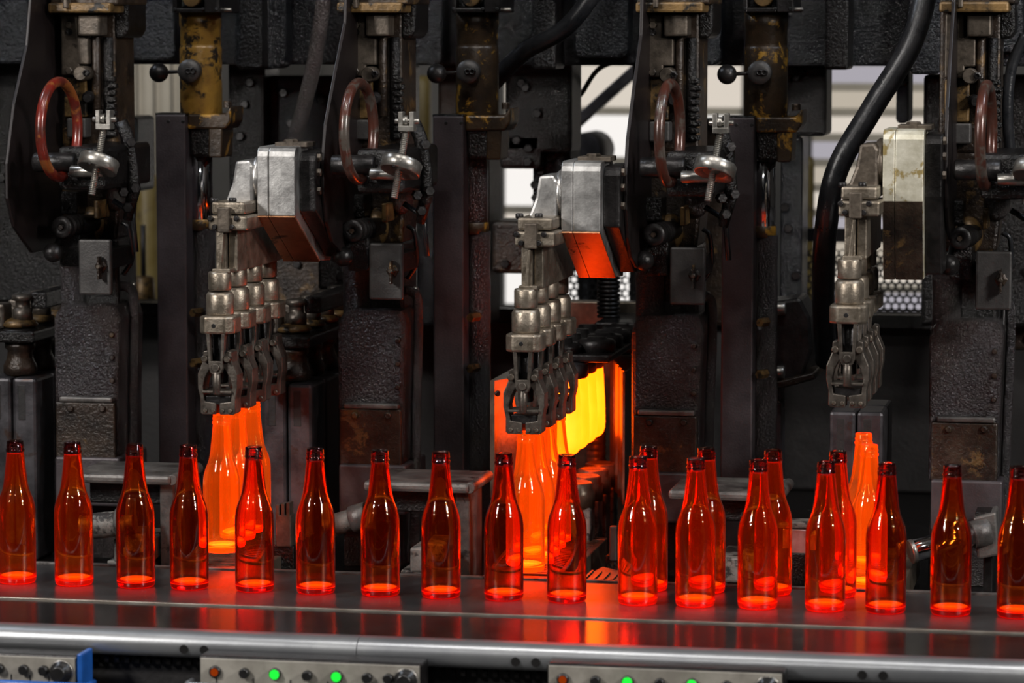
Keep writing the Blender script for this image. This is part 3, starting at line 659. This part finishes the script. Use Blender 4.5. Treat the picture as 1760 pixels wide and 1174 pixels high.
# ------------------------------------------------------------------ ware hanging in the tongs
xw = X(904, TY, 600); ORD = ('nearest', 'second from', 'third from', 'farthest from')
for k in range(4):
    bottle(xw, TY + k * TS, .012, bm_hot, 'hot_glass_bottle', 'orange-hot bottle in the tongs before the yellow glass, %s the conveyor' % ORD[k], 'hot bottles in the tongs before the yellow glass')
for k in range(3):
    bottle(xw + dx1, TY + k * TS, .028, bm_hot, 'hot_glass_bottle', 'orange-hot bottle in the tongs beside the ochre cylinder, %s the conveyor' % ORD[k], 'hot bottles in the tongs beside the ochre cylinder')
bottle(X(1492, .215, 980), .215, .0, bm_hot, 'hot_glass_bottle', 'orange-hot bottle standing on the slatted plate, the nearer to the conveyor', 'hot bottles standing on the slatted plate')
bottle(X(1482, .36, 980), .36, .0, bm_hot, 'hot_glass_bottle', 'orange-hot bottle standing on the slatted plate, the farther from the conveyor', 'hot bottles standing on the slatted plate')
# ------------------------------------------------------------------ slatted dead plates
def dead_plate(cx, label):
    t = thing('dead_plate', (cx, .36, -.06), label, 'slatted plate', 'slatted cooling plates')
    x0, x1, y0, y1 = cx - .075, cx + .062, .2 - .003, .62
    fr = MB(); zt = -.001
    fr.box(x0, x1, y0, y0 + .03, -.05, zt, .002); fr.box(x0, x0 + .012, y0 + .03, y1, -.05, zt, .002); fr.box(x1 - .012, x1, y0 + .03, y1, -.05, zt, .002); fr.box(x0, x1, y1, y1 + .02, -.05, zt, .002)
    fr.build('plate_frame', 'grate_iron', t)
    MB().box(x0 + .01, x1 - .01, y0, y1, -.06, -.045, 0).build('plenum', 'soot', t)
    for k in range(24):
        yk = y0 + .036 + k * .0165
        P = [(x0 + .012 + (x1 - x0 - .024) * j / 6, yk + .02 * sin(j / 6 * 2.2) - .006) for j in range(7)]
        pts = P + [(a, b + .009) for a, b in reversed(P)]
        MB().prism(pts, -.018, zt, 'Z', 0).build('slat', 'grate_iron', t)
    return t
dead_plate(xw, 'slatted cooling plate glowing yellow under the hottest bottles')
dead_plate(xw + dx1, 'slatted cooling plate under the hot bottles next to the ochre cylinder')
dead_plate(X(1486, .25, 990), 'slatted cooling plate carrying the two standing hot bottles')
# ================================================================== HOT MOULD AT THE CENTRE
xp = X(978, .62, 740); zpb = Z(783, .62, 978)
PS = .085
for k in range(4):
    pr = [(.0, 0), (.007, .001), (.0135, .0045), (.018, .010), (.0205, .018), (.0215, .03), (.021, .06), (.0195, .09), (.018, .12), (.016, .138), (.016, .15)]
    pr[0] = (.001, 0)
    MB().lathe([(r * 1.02, z) for r, z in pr], (0, 0, 0), (0, 0, 1), 28).build('hot_parison', 'hot_parison', loc=(0, 0, 0), label='yellow-hot glass parison hanging under the mould top, %s the conveyor' % ORD[k], cat='molten glass', group='hot parisons').location = (xp, .62 + k * PS, zpb)
hm = thing('open_mould', (xp, .8, -.06), 'open iron mould with halves glowing orange around the yellow glass', 'mould')
zt = Z(640, .62, 978)
for k in range(4):
    MB().lathe([(.02, 0), (.03, .002), (.034, .006), (.034, .026), (.028, .03), (.012, .031)], (xp, .62 + k * PS, zpb + .135), (0, 0, 1), 26).build('neck_ring', 'mould_iron', hm)
MB().box(xp - .05, xp + .075, .6, .98, zpb + .166, zpb + .18, .004).build('top_arm', 'dark_steel', hm)
xl0, xl1 = X(850, .60, 700), X(893, .6, 700)
mh = MB()
yy = [.60 + .4 * j / 28 for j in range(29)]
pts = [(xl0 - .008, .6)] + [(xl0 + (xl1 - xl0) * min(1, (y - .6) / .12) - (.016 * abs(cos((y - .62) / PS * 2 * pi)) if y > .7 else 0), y) for y in yy] + [(xl0 - .008, 1.0)]
mh.prism(pts, .07, Z(655, .6, 870), 'Z', 0)
h1 = mh.build('mould_half', 'grate_iron', hm)
for px in (854, 872): MB().cyl(W(px, 676, .59 + (px - 850) / 43 * .12), (.6, -.8, 0), L(5, .6), .006).build('bolt', 'dark_steel', h1)
xr0, xr1 = X(1070, .7, 700), X(1047, .93, 700)
pts = [(xr0 + .004, .7)] + [(xr0 + (xr1 - xr0) * j / 28 + .005 * abs(sin(j / 28 * 5 * pi)), .7 + .24 * j / 28) for j in range(29)] + [(xr1, 1.1), (xr0 + .004, 1.1)]
MB().prism(pts, .05, Z(640, .7, 1060), 'Z', 0).build('mould_half', 'grate_iron', hm)
bp = MB(); 
pr = []
for j in range(12): pr += [(.018, j * .012), (.0195, j * .012 + .004), (.018, j * .012 + .008)]
bp.lathe(pr, W(1024, 805, .99), (0, 0, 1), 20); bp.build('ribbed_pin', 'grate_iron', hm)
for k in range(4):
    zb = .085
    q = MB().lathe([(.032, -.03), (.032, 0), (.029, .003), (.029, .012), (.024, .015), (.021, .011)], (xp + .014, .62 + k * PS, zb), (0, 0, 1), 26).build('bottom_plate', 'grate_iron', hm)
    MB().box(xp - .022, xp + .042, .595 + k * PS, .645 + k * PS, -.06, zb - .028, .003).build('plate_block', 'dusty_iron', hm)
MB().box(xp - .14, xp + .14, 1.21, 1.25, -.06, zpb + .22, .003).build('back_plate', 'grate_iron', hm)
# round clamp plates on top of the open mould
for k in range(8):
    r = .033; a = (xp - .012 + .055 * (k % 2), .625 + (k // 2) * .085 + .03 * (k % 2), zpb + .18)
    MB().lathe([(r, 0), (r, .012 + .006 * (k % 2)), (r * .9, .016 + .006 * (k % 2)), (r * .55, .0165 + .006 * (k % 2)), (r * .5, .026), (r * .3, .0265)], a, (0, 0, 1), 26).build('clamp_disc', 'dark_steel', hm)
MB().box(xp - .02, xp + .1, 1.0, 1.2, zpb + .14, zpb + .2, .004).build('clamp_body', 'dark_steel', hm)
st = MB(); a = Vector((W(1053, 560, 1.15).x, 1.1, zpb + .2))
pr = []
for j in range(16): pr += [(.022, j * .008), (.022, j * .008 + .005), (.018, j * .008 + .0055), (.018, j * .008 + .0078)]
st.lathe(pr, a, (0, 0, 1), 22).build('stacked_disc_spring', 'dark_steel', hm)
# ================================================================== CLOSED MOULDS WITH COOLING HEADS
def closed_mould(cx, zb, label, n=4, head=True):
    t = thing('closed_mould', (cx, .75, -.06), label, 'mould', 'closed moulds')
    hz = zb
    for k in range(n):
        y = .6 + k * .1
        for sgn in (-1, 1):
            MB().box(cx + sgn * .0008, cx + sgn * .046, y - .048, y + .048, -.06 if k == 0 else .0, hz, .006).build('mould_half', 'mould_iron', t)
        MB().box(cx - .033, cx - .02, y - .0485, y - .046, hz - .075, hz - .012, .001).build('slot', 'soot', t)
        MB().box(cx + .012, cx + .026, y - .0485, y - .046, hz - .075, hz - .012, .001).build('slot', 'soot', t)
        if head:
            MB().lathe([(.022, 0), (.03, .004), (.03, .018), (.024, .03), (.022, .045), (.027, .05), (.027, .06)], (cx, y, hz), (0, 0, 1), 22).build('blow_head', 'oil_brown', t)
            hh = MB().lathe([(.03, 0), (.036, .003), (.036, .022), (.03, .026)], (cx, y, hz + .06), (0, 0, 1), 22).build('head_body', 'dark_steel', t)
            MB().lathe([(.028, 0), (.034, .005), (.028, .012), (.016, .016)], (cx, y, hz + .087), (0, 0, 1), 22).build('brass_ring', 'brass_grime', t)
            MB().lathe([(.018, 0), (.018, .02), (.013, .022), (.013, .034), (.019, .036), (.019, .044), (.01, .046)], (cx + .006, y, hz + .1), (0, 0, 1), 18).build('pipe_nut', 'tong_steel', t)
            e = MB().lathe([(.012, 0), (.015, .003), (.015, .02)], (cx - .045, y - .03, hz + .105), (.35, 1, 0), 18).build('side_port', 'grime_steel', t)
            MB().lathe([(.007, 0), (.007, .002)], (cx - .045, y - .0315, hz + .105), (.35, 1, 0), 14).build('bore', 'black_plastic', e)
            MB().box(cx - .05, cx - .02, y - .025, y + .02, hz + .085, hz + .13, .005).build('port_block', 'tong_steel', t)
    if head:
        MB().box(cx - .04, cx + .04, .56, .6 + n * .1, hz + .062, hz + .083, .004).build('head_carrier', 'oil_black', t)
        MB().box(cx + .02, cx + .05, .6, .6 + n * .1, hz + .12, hz + .15, .004).build('air_manifold', 'oil_black', t)
    return t
closed_mould(X(505, .6, 700), Z(655, .6, 510), 'closed iron mould with round blow heads behind the hot bottles')
closed_mould(X(36, .6, 700), Z(645, .6, 40), 'closed bluish iron mould with blow heads and bored side ports')
closed_mould(X(1478, .62, 700), Z(700, .62, 1478), 'closed iron mould without blow heads behind the two standing hot bottles', 2, False)
# mould holder swinging in at the right
sw = thing('mould_holder_arm', (X(1360, 1.0, 600), 1.0, -.06), 'dark mould holder arm with angled plate between the right posts', 'machine arm')
MB().ppoly([(1318, 520), (1375, 512), (1392, 545), (1397, 600), (1375, 660), (1322, 668)], .95, 1.08, .006).build('holder_plate', 'dark_steel', sw)
MB().ppoly([(1318, 660), (1400, 640), (1402, 652), (1318, 675)], .93, 1.08, .003).build('holder_ledge', 'oil_brown', sw)
MB().cyl(W(1330, 700, 1.0) , (0, 0, 1), .02, .2).build('hinge_pin', 'crust_black', sw)
MB().box(X(1318, 1.0, 800), X(1345, 1.0, 800), .97, 1.04, -.06, Z(690, 1.0, 1330), .003).build('holder_foot', 'post_steel', sw)
for px, py in ((1330, 530), (1328, 640)): MB().cyl(W(px - 8, py, .94), (1, 0, 0), .012, .03).build('roller', 'screw_steel', sw)
# ================================================================== PIPES AND SMALL BRACKETS AT BELT LEVEL
def pipe(name, a, b, r, mat, label, cat='pipe', flange=True):
    t = thing(name, (min(a.x, b.x), a.y, min(a.z, b.z) - r), label, cat)
    MB().cyl2(a, b, r, .002, 24).build('barrel', mat, t)
    d = (b - a).normalized()
    if flange:
        MB().cyl(b - d * .002, d, r * 1.25, .03).build('union_nut', 'shelf_iron', t)
        MB().cyl(a - d * .004, d, r * 1.08, .008).build('lip', 'screw_steel', t)
    return t
pipe('air_pipe', W(572, 903, .42), W(606, 893, .42), L(19, .42), 'dusty_iron', 'dusty grey pipe between single bottles below the brown handled column')
pipe('air_pipe', W(1568, 948, .4), W(1672, 920, .44), L(19, .4), 'chrome', 'shiny chrome pipe behind the single bottles under the yellow stained gear case')
pipe('air_pipe', W(150, 905, .33), W(205, 900, .33), L(22, .5), 'dusty_iron', 'dusty pipe stub under the step plate beside the bluish mould')
vb = thing('valve_block', (X(1698, .46, 920), .5, -.06), 'grey valve block at the end of the chrome pipe', 'valve block')
MB().ppoly([(1672, 890), (1712, 880), (1718, 955), (1680, 962)], .44, .52, .004).build('body', 'shelf_iron', vb)
MB().pbox(1676, 880, 1712, 892, .45, .51, .002).build('cap', 'oil_black', vb)
MB().box(X(1690, .46, 980), X(1706, .46, 980), .46, .5, -.06, Z(956, .46, 1700), .002).build('stem', 'dark_steel', vb)
mbk = thing('machined_block', (X(1380, .32, 940), .34, -.06), 'pale machined block with a dark wet mark behind a pair of bottles', 'block')
MB().pbox(1354, 908, 1388, 955, .31, .34, .003).build('body', 'aluminium', mbk)
MB().pbox(1340, 896, 1392, 908, .305, .345, .003).build('top_plate', 'dusty_iron', mbk)
MB().pbox(1342, 950, 1392, 1010, .305, .345, .003).build('foot', 'oil_black', mbk)
cb = thing('comb_bracket', (X(486, .34, 900), .36, -.06), 'small notched grey bracket in front of the closed mould', 'bracket')
MB().pbox(474, 885, 500, 940, .34, .37, .002).build('plate', 'tong_steel', cb)
for k in range(3): MB().pbox(474 + k * 9, 868 - k * 2, 480 + k * 9, 888, .34, .365, .001).build('tooth', 'tong_steel', cb)
MB().pbox(470, 938, 505, 1015, .342, .4, .002).build('foot', 'oil_black', cb)
lb = thing('latch_bar', (X(1052, .45, 930), .47, -.06), 'thin grey upright latch bar by the glowing slatted plate', 'latch')
MB().pbox(1047, 905, 1060, 965, .44, .455, .003).build('bar', 'plate_steel', lb)
MB().pbox(1040, 955, 1085, 1010, .455, .52, .003).build('foot', 'oil_black', lb)
gb = thing('guide_block', (X(1030, .3, 1000), .3, -.06), 'wide iron guide block reflecting yellow in front of the open mould', 'block')
x0, x1 = X(988, .21, 1000), X(1082, .21, 1000)
MB().prism([(x0, .2), (x1 + .01, .2), (x1 - .01, .3), (x0 + .02, .36)], -.06, -.004, 'Z', .003).build('block', 'grate_iron', gb)
for k in range(5):
    xx = x0 + .012 + k * .015; MB().box(xx, xx + .004, .215, .30 - k * .006, -.0042, -.001, 0).build('rib', 'grate_iron', gb)
# ================================================================== OVERHEAD BEAM AND REAR STRUCTURE
ob = thing('overhead_beam', (0, 1.25, Z(115, 1.15, 880)), 'long black oily overhead beam across the whole machine', 'beam')
MB().box(-1.6, 1.6, 1.15, 1.45, Z(112, 1.15, 880), Z(-260, 1.15, 880), .006).build('web', 'beam_black', ob)
for k, (a, b, lo) in enumerate(((198, 300, 104), (402, 490, 118), (690, 760, 112), (985, 1080, 100), (1195, 1240, 112), (1560, 1620, 128), (1700, 1760, 90))):
    MB().ppoly([(a, -220), (b, -220), (b, lo - 8), (b - 10, lo), (a + 6, lo), (a, lo - 14)], 1.09, 1.15, .006).build('hanger_casting', 'beam_black', ob)
for k in range(3):
    px = 470 + k * 505
    MB().pbox(px - 62, -220, px - 20, 120, 1.05, 1.15, .006).build('drop_block', 'oil_black', ob)
rears = [('rear_mechanism', 'black rear mechanism block between the ochre cylinder and the brown handled column', [(392, 105, 455, 420), (455, 130, 600, 330), (430, 330, 606, 560), (545, 300, 600, 500)]),
         ('rear_mechanism', 'black rear mechanism block right of the worn cylinder by the hot mould', [(868, 105, 982, 262), (930, 255, 980, 400), (845, 380, 975, 470), (858, 230, 930, 290), (915, 262, 940, 470)]),
         ('rear_mechanism', 'black rear mechanism block left of the beige banded window', [(1350, 110, 1420, 234), (1340, 234, 1378, 640), (1180, 205, 1260, 560), (1086, 100, 1200, 560)]),
         ('rear_mechanism', 'black rear mechanism block behind the brightest red ring handle', [(-60, 60, 195, 520), (186, 200, 236, 330), (176, 330, 205, 560)]),
         ('rear_mechanism', 'black rear mechanism block behind the yellow stained gear case', [(1585, 128, 1800, 560), (1540, 95, 1562, 212), (1606, 460, 1800, 600)]),
         ('rear_mechanism', 'black rear mechanism block between the brown handled column and steel post', [(612, 110, 700, 560), (715, 250, 790, 560), (752, 110, 840, 560)])]
for nm, lb, bl in rears:
    q = bl[0]; Y0 = 1.3
    t = thing(nm, (X((q[0] + q[2]) / 2, Y0), Y0 + .1, -.06), lb, 'machine block', 'rear mechanism blocks')
    for k, (a, b, c, d) in enumerate(bl):
        y = Y0 + (k % 3) * .05
        MB().pbox(a, b, c, d, y, y + .12, .008).build('casting', ('oil_black', 'beam_black', 'oil_brown')[k % 3] if k else 'oil_black', t)
        for j in range(3):
            MB().hexbolt(W(a + (c - a) * random.uniform(.15, .85), b + (d - b) * random.uniform(.1, .9), y), (0, -1, 0), .009, .01).build('bolt', 'dark_steel', t)
lw = thing('rear_barrier', (0, 1.75, -.06), 'low black rear barrier panel behind all the moulds', 'barrier')
MB().box(-1.6, 1.6, 1.7, 1.85, -.06, Z(535, 1.7, 880), .006).build('panel', 'soot', lw)
MB().box(-1.6, 1.6, 1.66, 1.7, Z(552, 1.7, 880), Z(528, 1.7, 880), .004).build('top_rail', 'oil_black', lw)
# rear diagonal strut and round duct seen against the window
ds = MB(); a = W(985, 215, 2.3); b = W(1082, 128, 2.3); d = (b - a).normalized(); n = Vector((-d.z, 0, d.x)) * L(9, 2.3)
ds.prism([((a - d * .08 + n).x, (a - d * .08 + n).z), ((b + d * .2 + n).x, (b + d * .2 + n).z), ((b + d * .2 - n).x, (b + d * .2 - n).z), ((a - d * .08 - n).x, (a - d * .08 - n).z)], 2.3, 2.34, 'Y', .003)
st_ = thing('strut_frame', (b.x + .1, 2.32, FLOOR), 'pale diagonal steel strut crossing the bright window', 'strut')
ds.build('diagonal_strut', 'mould_iron', st_)
MB().box(b.x + .06, b.x + .12, 2.34, 2.4, FLOOR, b.z + .12, .003).build('upright', 'dark_steel', st_)
q = W(1000, 262, 2.5); du = thing('air_duct', (q.x, 2.6, FLOOR), 'dark round duct end against the bright window', 'duct')
MB().cyl(q, (0, 1, 0), .045, .2).build('duct_end', 'mould_iron', du); MB().cyl((q.x, 2.62, FLOOR), (0, 0, 1), .03, q.z - FLOOR).build('riser', 'dark_steel', du)
# yellow topped valve and grey box far behind at the left
yv = thing('rear_valve', (X(248, 2.06, 560), 2.06, FLOOR), 'brass topped black valve seen through the left gap', 'valve')
a = W(248, 600, 2.06)
MB().cyl((a.x, a.y, FLOOR), (0, 0, 1), .02, a.z - FLOOR).build('standpipe', 'dark_steel', yv)
MB().lathe([(.03, 0), (.03, .06), (.025, .065), (.025, .1)], a, (0, 0, 1), 22).build('body', 'black_plastic', yv)
MB().lathe([(.024, .1), (.027, .105), (.024, .16), (.018, .165)], a, (0, 0, 1), 22).build('brass_top', 'brass_grime', yv)
MB().cyl(a + Vector((0, 0, .16)), (0, 0, 1), .006, .12).build('stem', 'dark_steel', yv)
for px0, px1, py0, py1, m, lb in ((232, 272, 300, 420, 'yellow_paint', 'blurred yellow painted tank seen through the left gap'), (704, 740, 130, 250, 'yellow_paint', 'blurred yellow pillar seen between column and post'),
                                  (1382, 1400, 270, 500, 'yellow_paint', 'thin yellow post before the beige banded window')):
    a, b = X(px0, 3.2, py0), X(px1, 3.2, py0); r = (b - a) / 2
    t = thing('yellow_pillar', ((a + b) / 2, 3.2, FLOOR), lb, 'pillar')
    MB().lathe([(r, 0), (r, Z(py0, 3.2, px0) - FLOOR - .02), (r * .8, Z(py0, 3.2, px0) - FLOOR)], ((a + b) / 2, 3.2, FLOOR), (0, 0, 1), 20).build('shell', m, t)
    MB().lathe([(r * 1.3, 0), (r * 1.3, .03), (r, .035)], ((a + b) / 2, 3.2, FLOOR), (0, 0, 1), 20).build('foot_flange', 'dark_steel', t)
# pale hanging curtain strips at the left gap
for k in range(9):
    px = 188 + k * 15; a = X(px, 3.6, 200); y = 3.6 + .02 * (k % 2)
    MB().box(a, a + L(15.5, 3.6), y, y + .012, FLOOR, 1.6, .003).build('strip_curtain', 'curtain_beige', label='pale beige curtain strip hanging behind the left gap', cat='curtain', group='curtain strips')
# ------------------------------------------------------------------ perforated screens
def screen(px0, px1, py0, py1, Y, label):
    x0, x1 = X(px0, Y, py1), X(px1, Y, py1); z0, z1 = Z(py1, Y, px0), Z(py0, Y, px0)
    t = thing('perforated_screen', ((x0 + x1) / 2, Y, z0), label, 'metal screen', 'perforated screens')
    p = L(12.5, Y); m = MB(); rows = int((z1 - z0) / (p * .866)); cols = int((x1 - x0) / p)
    for i in range(rows):
        for j in range(cols):
            c = Vector((x0 + (j + .5 * (i % 2)) * p, Y, z0 + i * p * .866)); vs = []; fs = []
            for k in range(12):
                a = pi / 6 * k
                ro = p * .5 / cos((a + pi / 6) % (pi / 3) - pi / 6) if True else 0
                vs += [c + Vector((ro * cos(a), 0, ro * sin(a))), c + Vector((p * .375 * cos(a), 0, p * .375 * sin(a)))]
            for k in range(12):
                k2 = (k + 1) % 12; fs.append([2 * k, 2 * k2, 2 * k2 + 1, 2 * k + 1])
            m.add(vs, fs)
    m.build('perforated_sheet', 'dark_steel', t, kind='stuff')
    f = MB(); f.box(x0 - .03, x1 + .03, Y - .01, Y + .01, z1, z1 + .03, .002); f.box(x0 - .03, x1 + .03, Y - .01, Y + .01, z0 - .04, z0 - .01, .002)
    f.box(x0 - .03, x0, Y - .01, Y + .01, FLOOR, z1, .002); f.box(x1, x1 + .03, Y - .01, Y + .01, FLOOR, z1, .002)
    f.build('screen_frame', 'dark_steel', t)
screen(930, 1082, 395, 535, 2.2, 'perforated metal screen glowing white behind the orange lit gear case')
screen(1376, 1610, 415, 535, 2.2, 'perforated metal screen behind the brownish take-out arm')
# ------------------------------------------------------------------ hoses and cables
def hose(pts, r, label, name='hose', ribs=True, mat='rubber'):
    P = bez(pts, 14)
    o = MB().tube(P, r, 14).build(name, mat, loc=tuple(pts[-1]), label=label, cat='hose')
    return o
hose([W(1612, -240, .8), W(1605, -100, .76), W(1572, 60, .72), W(1500, 185, .68), W(1440, 290, .66), W(1420, 390, .68), W(1415, 500, .8), W(1420, 620, .95)], L(19, .7), 'thick black rubber hose curving down beside the stained gear case')
hose([W(1110, -240, .98), W(1070, -100, .96), W(985, 35, .95), W(900, 90, .97), W(850, 140, 1.02), W(800, 190, 1.08)], L(15, .95), 'black rubber hose slanting down behind the worn cylinder top')
hose([W(568, -240, .97), W(566, -100, .95), W(545, 80, .95), W(520, 190, .97), W(500, 262, 1.0), W(495, 330, 1.05)], L(13, .95), 'greenish black hose slanting down behind the silver gear case', mat='crust_black')
hose([W(1762, 60, .6), W(1738, 120, .6), W(1732, 200, .6), W(1740, 300, .62)], L(9, .6), 'thin black hose at the ring handle next to the stained gear case')
hose([W(1250, -30, 1.05), W(1210, 10, 1.05), W(1150, 30, 1.06)], L(9, 1.05), 'thin black hose along the overhead beam')
hose([W(1080, 100, 1.44), W(1030, 118, 1.46), W(1000, 160, 1.46), W(985, 175, 1.46)], L(4, 1.6), 'thin cable hanging in front of the bright window', 'cable')
for o in bpy.data.objects:
    if '_org' in o: del o['_org']
